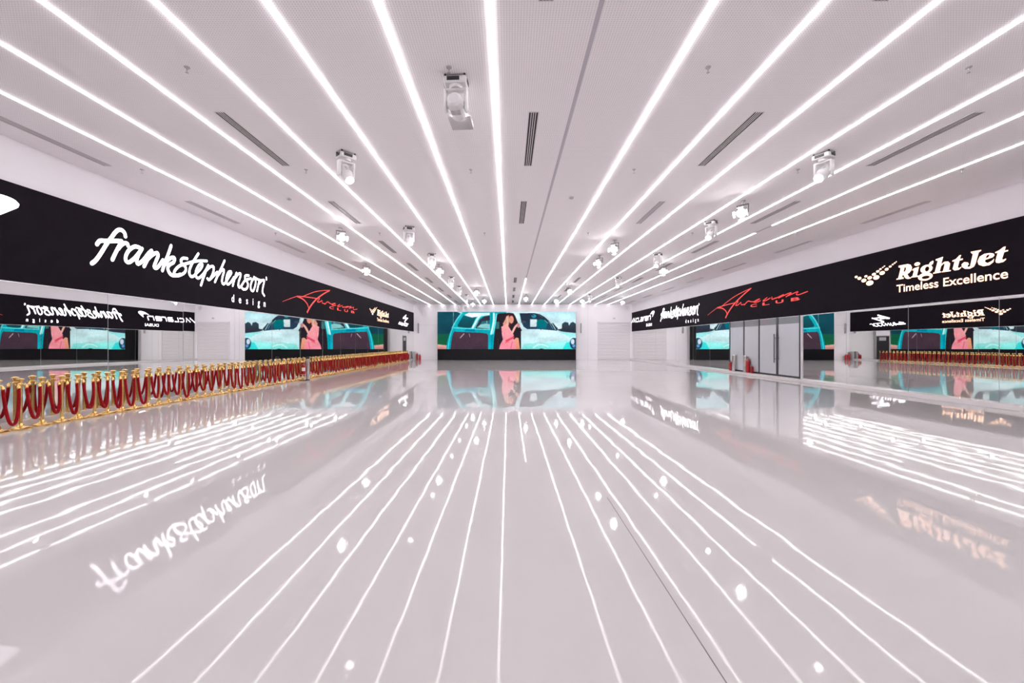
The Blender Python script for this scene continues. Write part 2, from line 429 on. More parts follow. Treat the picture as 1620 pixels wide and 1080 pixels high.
O(r1, [(948, 482), (1120, 450), (1172, 462), (1200, 510), (1192, 565), (1150, 615), (1112, 638), (1138, 690), (1165, 706), (1182, 704), (1178, 722), (1120, 734), (1080, 722), (1055, 690), (1030, 645),
       (1010, 700), (1045, 705), (1040, 728), (902, 750), (908, 728), (938, 718), (985, 525), (945, 512)],
      [(1062, 505), (1082, 512), (1088, 545), (1068, 590), (1038, 603)])
s.outline([ell(r1, 1300, 450, 56, 34, -.25)])
O(r1, [(1208, 556), (1235, 532), (1335, 500), (1292, 672), (1325, 668), (1318, 692), (1180, 708), (1185, 690), (1208, 684), (1240, 570), (1210, 574)])
s.outline([ell(r1, 1475, 545, 118, 78, -.3), ell(r1, 1488, 543, 38, 50, .5)])
O(r1, [(1510, 478), (1545, 415), (1600, 385), (1612, 400), (1600, 445), (1560, 475), (1600, 520)])
s.outline([ell(r1, 1455, 690, 142, 74, -.2), ell(r1, 1462, 702, 78, 30, -.15)])
O(r2, [(90, 362), (235, 310), (195, 455), (255, 408), (330, 400), (368, 440), (342, 565), (382, 565), (376, 586), (202, 608), (210, 590), (232, 582), (262, 455), (245, 440), (195, 490),
       (168, 588), (195, 590), (190, 610), (38, 636), (45, 614), (75, 605), (132, 388), (92, 384)])
O(r2, [(408, 385), (478, 355), (540, 288), (578, 275), (552, 350), (612, 345), (606, 370), (546, 385), (512, 515), (545, 526), (575, 500), (578, 520), (530, 560), (450, 572), (415, 545), (452, 400), (410, 404)])
O(r2, [(758, 217), (962, 180), (955, 202), (912, 226), (852, 440), (820, 500), (740, 540), (650, 540), (590, 505), (585, 455), (635, 412), (705, 420), (725, 455), (695, 480), (712, 512), (748, 490), (800, 262), (765, 238)])
O(r2, [(1212, 285), (1180, 322), (1035, 372), (1032, 410), (1080, 432), (1160, 392), (1208, 345), (1192, 412), (1120, 470), (1000, 492), (910, 462), (888, 400), (930, 310), (1020, 255), (1130, 240), (1198, 252)],
      [(1042, 342), (1060, 292), (1100, 268), (1118, 285), (1095, 320)])
O(r2, [(1225, 225), (1310, 185), (1380, 128), (1428, 115), (1406, 195), (1476, 180), (1470, 206), (1396, 226), (1356, 355), (1380, 368), (1432, 343), (1430, 370), (1380, 410), (1290, 432), (1240, 422), (1230, 390), (1272, 238), (1225, 243)])
u0 = r1(905, 900)[0]; u1 = r2(1470, 650)[0]
s.text('Timeless Excellence', u0, 3.20, .335, width=u1-u0)
s.place('jet_logo', 'sign_peach', 'glowing peach logo reading RightJet Timeless Excellence with winged dots')

s = Sign()      # car maker wordmark with swoosh
def mc(x, y): d = (2*-XL+XR)*F/(804-(205+x/15.43)); return (45.42-d-.3, CAMZ+(543-(480+y/15.43))*d/F)
sw = [mc(*p) for p in [(105, 190), (130, 172), (190, 172), (270, 195), (330, 230), (378, 262), (310, 248), (250, 247), (228, 262), (242, 322), (195, 292), (140, 240), (112, 212)]]
s.outline([[(p.x, p.y) for p in cr(sw+[sw[0]], 4)[:-1]]])
U0, Z0, HH = 1.82, 3.60, .42
def g(pts, off):
    s.stroke([(U0+(off+x)*.42+.32*y*HH, Z0+.05+y*(HH-.1)) for x, y in pts], .105, smooth=False)
g([(-.35, 0), (.75, 1.18), (1.05, .05), (2.0, 1.1), (2.25, 0)], 0)
g([(1.35, 1), (.15, 1), (0, .8), (0, .2), (.15, 0), (1.3, 0)], 3.0)
g([(0, 1.05), (0, 0), (1.1, 0)], 4.9)
g([(.1, 1), (1.2, 1), (1.35, .85), (1.35, 0), (.15, 0), (0, .25), (.15, .5), (1.35, .5)], 6.45)
g([(0, 0), (0, .8), (.2, 1), (1.0, 1)], 8.4)
g([(1.45, 0), (.2, 0), (0, .2), (0, .8), (.2, 1), (1.3, 1), (1.45, .8), (1.45, .5), (0, .5)], 9.7)
g([(0, 0), (0, 1), (1.2, 1), (1.45, .8), (1.45, 0)], 11.75)
s.text('DUBAI', 6.25, 3.10, .34, width=1.5)
s.place('wordmark_logo', 'sign_white', 'white wordmark reading McLaren Dubai with a swoosh')

s = Sign()      # script logo with a bolt shaped monogram
def lm(x, y): return left_uz(620+x/12, 490+y/12)
for q, wd in [([(262, 102), (202, 158), (248, 170)], .13), ([(238, 140), (292, 158), (232, 222)], .13), ([(205, 160), (250, 150)], .11),
          ([(150, 235), (128, 240), (140, 262), (118, 262), (150, 268), (175, 268)], .10)]:
    s.stroke([lm(*p) for p in q], wd, smooth=False)
s.stroke([(38.6+u, 3.30+z) for u, z in [(0, -.12), (.12, .1), (.3, .1), (.22, -.1), (.42, -.1), (.55, .1), (.6, -.1), (.8, .1), (.88, -.1), (1.08, .1), (1.12, -.1), (1.35, -.02), (1.5, .25), (1.45, -.1), (1.7, -.1), (1.85, .02),
        (2.0, .1), (1.85, -.1), (2.15, -.1), (2.35, .1), (2.3, -.1), (2.55, .1), (2.8, .1)]], .055)
s.stroke([(39.8, 3.46), (41.0, 3.44)], .04, smooth=False)
s.place('monogram_logo', 'sign_white', 'white bolt shaped monogram above a script word')

# ------------------------------------------------------------------ video wall
VY = 42.45; VX0, VX1 = -6.79, 6.49; VZ0, VZ1 = 1.05, 4.63
vw = thing('video_wall', 'large video wall showing a woman in pink in a turquoise vintage car', 'video wall', ((VX0+VX1)/2, VY, 0))
cx = (VX0+VX1)/2; hwid = (VX1-VX0)/2
MB().box(-hwid, hwid, .02, YB-VY, 0, VZ1).build('cabinet', 'screen_black', vw, smooth=False)
MB().box(-hwid, hwid, 0, .02, 0, VZ0).build('plinth', 'screen_black', vw, smooth=False)
def paint():
    x0, x1, y0, y1 = 692.5, 911.0, 493.4, 552.0
    NX, NY = 620, 168
    gx, gy = np.meshgrid(np.linspace(x0, x1, NX), np.linspace(y0, y1, NY))
    img = np.zeros((NY, NX, 3))
    rng = np.random.default_rng(3)
    p1 = lambda x, y: (690+x/14.73, 488+y/14.73)
    p2 = lambda x, y: (800+x/14.09, 488+y/14.09)
    def inside(P):
        c = np.zeros((NY, NX), bool); n = len(P)
        for i in range(n):
            (ax, ay), (bx, by) = P[i], P[i-1]
            if ay == by: continue
            cond = ((ay > gy) != (by > gy)) & (gx < (bx-ax)*(gy-ay)/(by-ay)+ax)
            c ^= cond
        return c
    def poly(f, pts, col, col2=None, horiz=False):
        P = [f(*p) if f else p for p in pts]; m_ = inside(P)
        if col2 is None: img[m_] = col
        else:
            i = 0 if horiz else 1
            lo = min(p[i] for p in P); hi = max(p[i] for p in P); t = (((gx if horiz else gy)-lo)/(hi-lo))[..., None]
            img[m_] = (np.array(col)*(1-t)+np.array(col2)*t)[m_]
    def line(f, pts, wpx, col):
        P = [f(*p) if f else p for p in pts]
        P = [(q.x, q.y) for q in cr(P, 6)] if len(P) > 2 else P
        for (ax, ay), (bx, by) in zip(P[:-1], P[1:]):
            dx, dy = bx-ax, by-ay; L = dx*dx+dy*dy+1e-9
            t = np.clip(((gx-ax)*dx+(gy-ay)*dy)/L, 0, 1)
            img[np.hypot(gx-ax-t*dx, gy-ay-t*dy) < wpx/2] = col
    def oval(f, c, a_, b_, col):
        X, Y = f(*c); k = f(1, 0)[0]-f(0, 0)[0]
        img[((gx-X)/(a_*k))**2+((gy-Y)/(b_*k))**2 < 1] = col
    # scenery left and right
    poly(None, [(690, 490), (735, 490), (735, 560), (690, 560)], (22, 78, 94), (22, 58, 72))
    poly(p1, [(20, 590), (350, 590), (350, 960), (20, 960)], (22, 90, 72), (28, 92, 50))
    poly(p1, [(20, 830), (330, 862), (330, 960), (20, 960)], (222, 170, 162), (190, 120, 118))
    poly(None, [(800, 490), (915, 490), (915, 535), (800, 535)], (178, 228, 240), (228, 234, 238))
    poly(p1, [(480, 80), (640, 80), (600, 130), (540, 100)], (190, 235, 240))
    line(p1, [(408, 90), (405, 380)], .55, (175, 200, 205))
    poly(p2, [(1010, 330), (1060, 325), (1110, 390), (1165, 440), (1140, 500), (1090, 500)], (42, 62, 72))
    poly(p2, [(1120, 470), (1250, 450), (1258, 340), (1320, 300), (1395, 315), (1412, 385), (1450, 320), (1500, 298), (1570, 345), (1570, 550), (1300, 530)], (50, 72, 82), (52, 50, 66))
    # car shell
    poly(p1, [(620, 75), (1640, 75), (1640, 960), (240, 960), (268, 760), (330, 560), (400, 400), (500, 225)], (28, 172, 182), (0, 158, 178))
    line(p1, [(620, 100), (500, 250), (400, 430), (340, 600), (300, 800), (285, 945)], 1.5, (70, 212, 220))
    line(p1, [(590, 110), (470, 270), (370, 460)], .6, (150, 235, 240))
    poly(p1, [(665, 150), (760, 105), (1250, 100), (1250, 155), (950, 195), (840, 212), (740, 185)], (238, 236, 246))
    poly(p1, [(640, 160), (740, 188), (840, 215), (940, 196), (890, 300), (825, 445), (700, 452), (520, 425), (500, 395), (560, 290)], (18, 98, 112), (22, 68, 78))
    poly(p1, [(1255, 165), (1120, 185), (1020, 260), (950, 390), (925, 465), (1255, 475)], (52, 48, 66))
    poly(p1, [(1070, 300), (1255, 280), (1255, 360), (1030, 380)], (40, 105, 118))
    poly(p1, [(950, 445), (1040, 372), (1150, 352), (1255, 365), (1255, 475)], (128, 190, 190))
    line(p1, [(1185, 290), (1190, 450)], .8, (150, 185, 200))
    line(p1, [(1180, 130), (1050, 160), (970, 240), (900, 370), (855, 450)], 3.4, (196, 240, 244))
    line(p1, [(985, 300), (905, 450)], .8, (150, 170, 180))
    line(p1, [(420, 450), (800, 470), (1250, 490)], 1.2, (110, 225, 228))
    poly(p1, [(680, 480), (910, 480), (910, 540), (680, 530)], (0, 128, 165))
    poly(p1, [(440, 538), (1060, 566), (1180, 580), (1212, 615), (1212, 960), (335, 960), (360, 760), (395, 590)], (78, 52, 66), (66, 52, 66))
    line(p1, [(440, 530), (400, 580), (370, 700)], .8, (20, 110, 130))
    line(p1, [(655, 585), (565, 685)], 1.1, (185, 180, 190)); line(p1, [(775, 590), (792, 660)], .9, (150, 150, 160))
    line(p1, [(1290, 120), (1290, 580)], 2.6, (0, 150, 160))
    line(p1, [(1250, 600), (1250, 930)], 2.4, (20, 170, 190)); line(p1, [(1310, 600), (1300, 930)], 1.6, (0, 140, 165))
    line(p1, [(1350, 120), (1345, 300), (1285, 590)], 2.8, (205, 248, 250)); line(p1, [(1405, 130), (1370, 400), (1325, 590)], 1.8, (120, 235, 235))
    line(p1, [(1385, 100), (1372, 300)], .5, (0, 110, 130))
    # doorway
    poly(None, [p1(1455, 118), p2(90, 98), p2(185, 112), p2(235, 170), p2(300, 300), p2(365, 500), p2(342, 640), p2(340, 930), p1(1335, 960), p1(1350, 700), p1(1380, 480), p1(1405, 300), p1(1425, 160)], (44, 34, 42), (40, 36, 44))
    poly(p1, [(1400, 312), (1475, 312), (1475, 470), (1395, 480)], (52, 108, 112))
    line(p1, [(1440, 700), (1450, 900)], .8, (70, 52, 50))
    # light front of the car
    poly(p2, [(345, 500), (400, 470), (780, 462), (1100, 490), (1300, 518), (1575, 548), (1575, 930), (340, 930)], (205, 232, 240), (188, 232, 234))
    poly(p2, [(420, 780), (900, 770), (1400, 700), (1575, 640), (1575, 930), (345, 930)], (180, 232, 232), (112, 222, 216))
    poly(p2, [(1120, 500), (1575, 550), (1575, 620), (1440, 640), (1350, 590)], (150, 228, 230))
    poly(p2, [(1350, 760), (1575, 700), (1575, 930), (1250, 930)], (80, 210, 212), (30, 205, 205))
    line(p2, [(620, 870), (720, 810), (820, 800), (950, 850)], 1.6, (205, 240, 238))
    line(p2, [(600, 790), (740, 760), (860, 770)], .9, (150, 205, 205))
    line(p2, [(210, 95), (255, 170), (315, 320), (400, 480)], 5.2, (206, 233, 240))
    line(p2, [(170, 88), (400, 88), (640, 92)], 1.6, (206, 238, 242)); line(p2, [(640, 92), (850, 150), (980, 260), (1110, 470)], 1.0, (190, 215, 225))
    poly(p2, [(312, 108), (640, 104), (760, 130), (870, 190), (960, 270), (1045, 390), (1100, 490), (780, 462), (480, 458), (400, 405), (350, 290)], (40, 48, 66), (38, 70, 92))
    poly(p2, [(545, 242), (690, 240), (730, 300), (680, 410), (548, 412)], (205, 222, 226))
    poly(p2, [(690, 330), (700, 260), (800, 240), (890, 270), (930, 350), (900, 450), (700, 440)], (8, 118, 118), (8, 104, 122))
    oval(p2, (630, 170), 52, 40, (28, 150, 168)); oval(p2, (610, 155), 20, 16, (60, 60, 80))
    line(p2, [(870, 260), (940, 330)], .7, (150, 210, 205)); line(p2, [(730, 140), (820, 200)], .7, (90, 100, 120))
    oval(p2, (400, 300), 55, 30, (70, 78, 100))
    line(p2, [(950, 290), (1000, 360), (1050, 450)], .7, (120, 160, 175))
    line(p2, [(780, 450), (785, 475)], .8, (30, 60, 70))
    oval(p2, (1520, 775), 92, 125, (36, 70, 92)); oval(p2, (1492, 735), 42, 60, (196, 208, 226)); oval(p2, (1520, 830), 32, 34, (92, 140, 190))
    oval(p2, (800, 925), 75, 34, (24, 40, 46))
    # figure on the picture
    poly(None, [p2(10, 150), p2(70, 120), p2(150, 140), p2(190, 180), p2(150, 330), p2(90, 420), p2(-40, 430), p2(-70, 330), p2(-20, 230)], (70, 34, 40))
    poly(None, [p2(20, 175), p2(75, 150), p2(85, 300), p2(60, 420), p2(-30, 430), p2(-60, 340), p2(-10, 250)], (206, 150, 132))
    oval(p2, (130, 250), 52, 85, (214, 142, 122)); line(p2, [(30, 190), (40, 330), (10, 430)], 1.6, (228, 186, 165))
    poly(None, [p1(1522, 430), p1(1570, 395), p1(1640, 375), p2(80, 420), p2(130, 500), p2(185, 590), p2(160, 660), p2(235, 720), p2(245, 930), p1(1468, 960), p1(1490, 850), p1(1560, 720), p1(1535, 600)], (240, 160, 164), (246, 140, 160))
    line(p2, [(20, 720), (100, 680), (175, 640)], 3.0, (222, 74, 104)); line(p2, [(0, 760), (60, 740)], 2.0, (230, 110, 110))
    line(p2, [(150, 740), (120, 880)], 1.2, (214, 96, 128)); line(p1, [(1590, 560), (1580, 700)], 1.0, (222, 120, 130))
    line(p2, [(150, 540), (215, 410), (285, 345)], 3.2, (232, 172, 160)); oval(p2, (290, 380), 32, 52, (190, 130, 134))
    poly(p2, [(190, 700), (215, 660), (250, 645), (290, 660), (325, 930), (235, 930), (222, 760)], (232, 160, 132), (226, 142, 112))
    # soften a little, mottling
    for _ in range(2):
        p = np.pad(img, ((1, 1), (1, 1), (0, 0)), 'edge')
        img[:] = (p[1:-1, 1:-1]*2+p[:-2, 1:-1]+p[2:, 1:-1]+p[1:-1, :-2]+p[1:-1, 2:])/6
    # photographic variation: soft clouds of light and dark in the recorded picture
    def soft(ny, nx):
        g_ = rng.standard_normal((ny, nx)); yi = np.linspace(0, ny-1.001, NY); xi = np.linspace(0, nx-1.001, NX)
        y_, x_ = yi.astype(int), xi.astype(int); fy, fx = (yi-y_)[:, None], (xi-x_)[None, :]
        fy = fy*fy*(3-2*fy); fx = fx*fx*(3-2*fx)
        return (g_[y_][:, x_]*(1-fy)+g_[y_+1][:, x_]*fy)*(1-fx)+(g_[y_][:, x_+1]*(1-fy)+g_[y_+1][:, x_+1]*fy)*fx
    img[:] = np.clip(img*(1+.04*soft(9, 14)[..., None]+.02*soft(30, 90)[..., None]), 0, 255)
    img[:] = np.clip(img*(1+.03*rng.standard_normal((NY, NX, 1))), 0, 255)
    c = img/255; lin = np.where(c <= .04045, c/12.92, ((c+.055)/1.055)**2.4)
    X = np.linspace(-hwid, hwid, NX); Z = np.linspace(VZ1, VZ0, NY)
    vv = np.stack([np.tile(X, NY), np.full(NX*NY, -.002), np.repeat(Z, NX)], 1)
    i = np.arange((NY-1)*NX).reshape(NY-1, NX)[:, :-1].ravel()
    ff = np.stack([i, i+NX, i+NX+1, i+1], 1)
    me = bpy.data.meshes.new('picture'); me.from_pydata(vv.tolist(), [], ff.tolist())
    at = me.color_attributes.new('pic', 'FLOAT_COLOR', 'POINT')
    at.data.foreach_set('color', np.concatenate([lin.reshape(-1, 3), np.ones((NX*NY, 1))], 1).ravel().astype(np.float32))
    me.materials.append(M['picture'])
    return link('display_face', me, vw, (0, .0, 0))
pic = paint(); pic['label'] = 'lit picture of a woman in a pink dress in a turquoise car'

# ------------------------------------------------------------------ ceiling light lines
def lx(k): return -.2067+1.2665*k
for k in range(-6, 9):
    n = k+7
    t = thing('ceiling_light_strip', 'thin white LED light line in the ceiling, %s' %
              ('second half only lit, beside the unlit grey length, eighth from the left' if k == 1 else
               'with a short unlit gap, second from the right' if k == 7 else
               'nearest the left wall' if k == -6 else 'nearest the right wall' if k == 8 else '%s from the left' % nth(n)),
              'light strip', (lx(k), 0, H), group='parallel light lines in the ceiling')
    MB().box(-.029, .029, YF+.05, YB-.02, -.003, 0).build('channel', 'channel', t, smooth=False)
    segs = [(YF+.06, YB-.03)]; off = []
    if k == 1: segs = [(26.3, YB-.03)]; off = [(YF+.06, 26.3)]
    if k == 7: segs = [(YF+.06, 14.5), (15.5, YB-.03)]; off = [(14.5, 15.5)]
    for a_, b_ in segs: MB().box(-.024, .024, a_, b_, -.016, -.003, bev=.004).build('diffuser', 'strip', t, smooth=False)
    for a_, b_ in off: MB().box(-.03, .03, a_+.001, b_-.001, -.008, -.004).build('unlit_diffuser', 'strip_off', t, smooth=False)
bpy.data.objects['ceiling_light_strip.007']['label'] = 'ceiling light line that is grey and unlit except at its far end'

# ------------------------------------------------------------------ slot vents
VL, VW = 2.25, .075
vm = {}
vm['frame'] = MB().box(-VW-.012, -VW, 0, VL, -.01, 0).box(VW, VW+.012, 0, VL, -.01, 0).box(-VW, VW, 0, .012, -.01, 0).box(-VW, VW, VL-.012, VL, -.01, 0).mesh('frame', 'vent_frame', False)
for nm, mt in (('dark', 'vent_dark'), ('grey', 'vent_grey')):
    vm[nm] = MB().box(-VW, VW, .012, VL-.012, -.003, 0).mesh('slot_backing', mt, False)
vm['slat'] = MB().box(-.007, .007, .012, VL-.012, -.010, -.003).mesh('slat', 'vent_frame', False)
YS = [2.75+4.64*k for k in range(9)]
rows = [(-8.72, 'along the left wall', 'grey', [1, 2, 3, 4, 5, 6, 7, 8]), (-4.83, 'left of the centre', 'dark', [1, 2, 3, 4, 5, 6, 7, 8]),
        (.4265, 'down the centre', 'dark', [0, 1, 2, 5, 6, 7, 8]), (4.2, 'right of the centre', 'dark', [0, 1, 2, 5, 6, 7, 8]),
        (7.88, 'second from the right wall', 'dark', [1, 2, 3, 4, 5, 6, 7, 8]), (11.42, 'along the right wall', 'grey', [2, 3, 4, 5, 6, 7, 8])]
for x, where, shade, ks in rows:
    for n, k in enumerate(ks, 1):
        t = thing('slot_vent', 'slotted air vent in the ceiling row %s, %s' % (where, 'nearest the camera' if n == 1 else '%s from the camera' % nth(n)), 'air vent', (x, YS[k], H), group='slotted ceiling air vents')
        link('frame', vm['frame'], t)
        sh = 'grey' if (x == 4.2 and k == 2) else shade
        link('slot_backing', vm[sh], t)
        for q in (-.0375, 0, .0375): link('slat', vm['slat'], t, (q, 0, 0))

# ------------------------------------------------------------------ sprinklers, smoke detectors
sp_ = MB().lathe([(.0, -.001), (.04, -.001), (.036, -.012), (.012, -.014), (.010, -.05), (.004, -.052), (.004, -.075), (.022, -.077), (.022, -.08), (0, -.081)], 12).mesh('sprinkler_head', 'lamp_grey')
SXS = [-8.15, -4.5, -.83, 2.8, 6.45, 10.1]
rn = ['nearest row', 'second row', 'third row']
for r, (y, xs) in enumerate([(6.2, SXS[1:5]), (9.85, SXS), (15.5, SXS)]):
    for n, x in enumerate(xs, 1):
        tag(link('sprinkler_head', sp_, None, (x, y, H)), 'small ceiling sprinkler head, %s from the left in the %s' % (nth(n), rn[r]), 'sprinkler', 'ceiling sprinkler heads')
for x, y, q in [(1.67, 11.7, 'right of the grey seam, nearer one'), (-5.84, 11.8, 'left of the second vent row'), (1.65, 28.0, 'far down the hall right of the centre')]:
    t = thing('smoke_detector', 'round white smoke detector on the ceiling, '+q, 'smoke detector', (x, y, H), group='ceiling smoke detectors')
    MB().lathe([(0, 0), (.075, 0), (.075, -.015), (.07, -.02), (0, -.021)], 20).build('base', 'white_plastic', t)
    MB().lathe([(0, -.022), (.058, -.022), (.055, -.045), (.03, -.055), (0, -.056)], 20).build('sensor_cap', 'lamp_grey', t)

# ------------------------------------------------------------------ stage lamps
def moving_head(label, loc, yaw, pitch, lit=True, scale=1.0, fill_beam=0):
    """base box bolted to the ceiling, yoke, tilting head; pitch 0 = straight down"""
    t = thing('moving_head_lamp', label, 'stage light', loc, (0, 0, yaw), 'moving head lamps on the ceiling'); t.scale = (scale,)*3
    clamp = MB().box(-.10, .10, -.03, .03, -.03, 0).build('clamp', 'dark_plastic', t, smooth=False)
    b = MB().box(-.17, .17, -.13, .13, -.13, -.03, bev=.02).build('base', 'white_plastic', t)
    for sx, sy in ((0, -1), (0, 1)):
        MB().box(-.11, .07, -.004, .004, -.028, .028).build('side_recess', 'dark_plastic', b, (0, sy*.132, -.08), smooth=False)
    for sx in (-1, 1):
        MB().box(-.004, .004, -.07, .07, -.026, .026).build('side_recess', 'dark_plastic', b, (sx*.172, 0, -.08), smooth=False)
        for sy in (-1, 1): MB().lathe([(0, 0), (.018, 0), (.015, .03), (0, .03)], 10).build('foot', 'dark_plastic', b, (sx*.14, sy*.10, -.032))
    yk = MB().lathe([(0, -.175), (.09, -.175), (.10, -.13), (0, -.13)], 18)
    yk.box(-.16, .16, -.05, .05, -.21, -.17, bev=.012)
    for sx in (-1, 1): yk.box(sx*.15-.022, sx*.15+.022, -.055, .055, -.50, -.175, bev=.012)
    yk.build('yoke', 'white_plastic', t)
    h = link('head', None, t, (0, 0, -.40), (pitch, 0, 0)) if False else None
    hd = MB().lathe([(0, .17), (.07, .17), (.105, .14), (.115, .05), (.115, -.06), (.105, -.12), (.095, -.20), (.10, -.21), (.10, -.25), (.085, -.25), (0, -.245)], 20)
    hd.box(-.128, .128, -.04, .04, -.04, .04, bev=.01)
    h = hd.build('head', 'white_plastic', t, (0, 0, -.40), (pitch, 0, 0))
    MB().lathe([(0, 0), (.082, 0), (.07, -.012), (.04, -.02), (0, -.022)], 20).build('lens', 'lens_dim' if lit else 'lens_off', h, (0, 0, -.249))
    if fill_beam:
        ld = bpy.data.lights.new('fill_beam', 'SPOT'); ld.energy = fill_beam; ld.spot_size = R(46); ld.spot_blend = .3; ld.shadow_soft_size = .008; ld.color = (1, .97, .99)  # light added inside this head to brighten the end wall
        lo = bpy.data.objects.new('fill_beam', ld); C.objects.link(lo); lo.parent = h; lo.location = (0, 0, -.276)
        for q in (-1, 1):       # blades added to confine the added light to a flat band on the end wall
            MB().box(-.17, .17, -.002, .002, -.60, -.25).build('light_mask', 'lamp_grey', h, (0, q*.028, 0), smooth=False)
    for q in range(4): MB().box(-.07, .07, -.004, .004, -.006, .006).build('cooling_fin', 'lamp_grey', h, (0, -.113, .04-.03*q), smooth=False)
    MB().box(-.035, .035, -.003, .003, -.05, .05).build('rating_plate', 'lamp_grey', h, (0, .116, 0), smooth=False)
    return t
def spot(label, loc, yaw, pitch):
    t = thing('spotlight', label, 'spotlight', loc, (0, 0, yaw), 'small round spotlights on the ceiling')
    MB().lathe([(0, 0), (.07, 0), (.07, -.025), (.02, -.03), (.02, -.11), (0, -.11)], 16).build('mount', 'lamp_grey', t)
    yk = MB().box(-.15, .15, -.02, .02, -.125, -.11)
    for sx in (-1, 1): yk.box(sx*.145-.006, sx*.145+.006, -.02, .02, -.34, -.11)
    yk.build('yoke', 'dark_plastic', t, smooth=False)
    h = MB().lathe([(0, .17), (.05, .17), (.09, .15), (.10, .02), (.12, -.02), (.13, -.14), (.12, -.14), (.115, -.10), (0, -.10)], 20).build('lamp_can', 'lamp_grey', t, (0, 0, -.30), (pitch, 0, 0))
    MB().lathe([(.0, 0), (.112, 0), (.09, -.018), (.05, -.028), (0, -.03)], 20).build('lens', 'lens', h, (0, 0, -.102))
    for a_ in (0, PI/2, PI, 3*PI/2):
        MB().box(-.09, .09, 0, .004, -.12, 0).build('barn_door', 'dark_plastic', h, (-.135*math.sin(a_), .135*math.cos(a_), -.14), (math.radians(25), 0, a_), smooth=False)
    return t
R = math.radians
# rotation: lens axis is -Z; pitch about X by -a tips the lens towards -Y (towards the camera)
moving_head('grey moving head stage lamp near the camera, turned away towards the end wall', (-.76, 6.45, H), R(-4), R(86), fill_beam=8200)
for n, (y, pt, yw) in enumerate([(9.0, -38, 48), (14.7, -40, 30), (19.1, -40, 22), (25.6, -40, 18), (29.8, -40, 12), (35, -40, 8)], 1):
    moving_head('white moving head stage lamp left of the centre, %s' % ('nearest the camera' if n == 1 else '%s from the camera' % nth(n)), (-3.3, y, H), R(yw), R(pt))
for n, (y, pt, yw) in enumerate([(9.0, -52, -62), (14.0, -50, -50), (19.0, -45, -40), (25.8, -45, -30), (34.7, -40, -20)], 1):
    moving_head('white moving head stage lamp right of the centre, %s' % ('nearest the camera' if n == 1 else '%s from the camera' % nth(n)), (6.42, y, H), R(yw), R(pt))
for x, y, yw, lab in [(6.36, 12.0, -45, 'behind the nearest moving head on the right'), (-5.6, 14.8, 35, 'nearest on the left side'),
                      (-6.9, 21.5, 15, 'leftmost, close to the left light line'), (-3.4, 21.7, 20, 'between the third and fourth moving heads on the left'),
                      (-2.2, 30.8, 5, 'far left of centre, nearer of the far cluster'), (-2.0, 37.0, 3, 'above the woman on the video wall'), (-3.2, 40.0, 5, 'above the dark tailgate on the video wall'),
                      (4.0, 16.6, -35, 'right of centre, nearer of a pair'), (4.03, 19.5, -40, 'right of centre, farther of a pair'),
                      (7.6, 21.7, -15, 'beside the third moving head on the right'), (4.1, 30.0, 20, 'far right of centre under a light line'),
                      (4.0, 37.0, -5, 'above the right part of the video wall'), (1.4, 35.0, -3, 'above the centre of the video wall'),
                      (6.2, 37.0, -8, 'above the right edge of the video wall'), (9.8, 38.0, -12, 'farthest right, above the roller shutter')]:
    spot('small round lit ceiling spotlight, '+lab, (x, y, H), R(yw), R(-62))

# ------------------------------------------------------------------ brass stanchions with velvet ropes
PX = -9.1; Y0, PITCH = 7.56, .36; NP = 91
SH = .95
pm = {
 'base': MB().lathe([(0, 0), (.156, 0), (.16, .010), (.158, .022), (.140, .034), (.10, .048), (.06, .062), (.042, .085), (.036, .11), (0, .11)], 20).mesh('base', 'brass'),
 'pole': MB().lathe([(.030, .06), (.030, SH-.10)], 14).mesh('pole', 'brass'),
 'collar': MB().lathe([(0, SH-.145), (.034, SH-.145), (.046, SH-.138), (.046, SH-.112), (.036, SH-.105), (.034, SH-.09), (0, SH-.09)], 16).mesh('collar', 'brass'),
 'crown': MB().lathe([(.026, SH-.09), (.030, SH-.075), (.044, SH-.05), (.060, SH-.028), (.064, SH-.018), (.048, SH-.012), (.032, SH-.006), (.018, SH), (0, SH)], 16).mesh('crown_finial', 'brass'),
 'hook': MB().tube([(0, .040, SH-.125), (0, .062, SH-.128), (0, .078, SH-.118), (0, .084, SH-.10)], .007, 7).mesh('hook', 'brass')}
posts = []
for i in range(NP):
    y = Y0+PITCH*i+random.uniform(-.02, .02)*(1 if i else 0); x = PX+random.uniform(-.025, .025)
    posts.append((x, y))
    n = i+1
    t = thing('stanchion', 'brass stanchion by the left mirrors, ' + ('nearest the camera' if n == 1 else 'last at the far end of the row' if n == NP else '%s in the row from the left' % nth(n)),
              'stanchion', (x, y, 0), (0, 0, random.uniform(-.25, .25)), 'brass stanchions in a row by the left mirrors')
    for nm, part in (('base', 'base'), ('pole', 'pole'), ('collar', 'collar'), ('crown', 'crown_finial')): link(part, pm[nm], t)
    for q in (0, PI): link('hook', pm['hook'], t, (0, 0, 0), (0, 0, q))
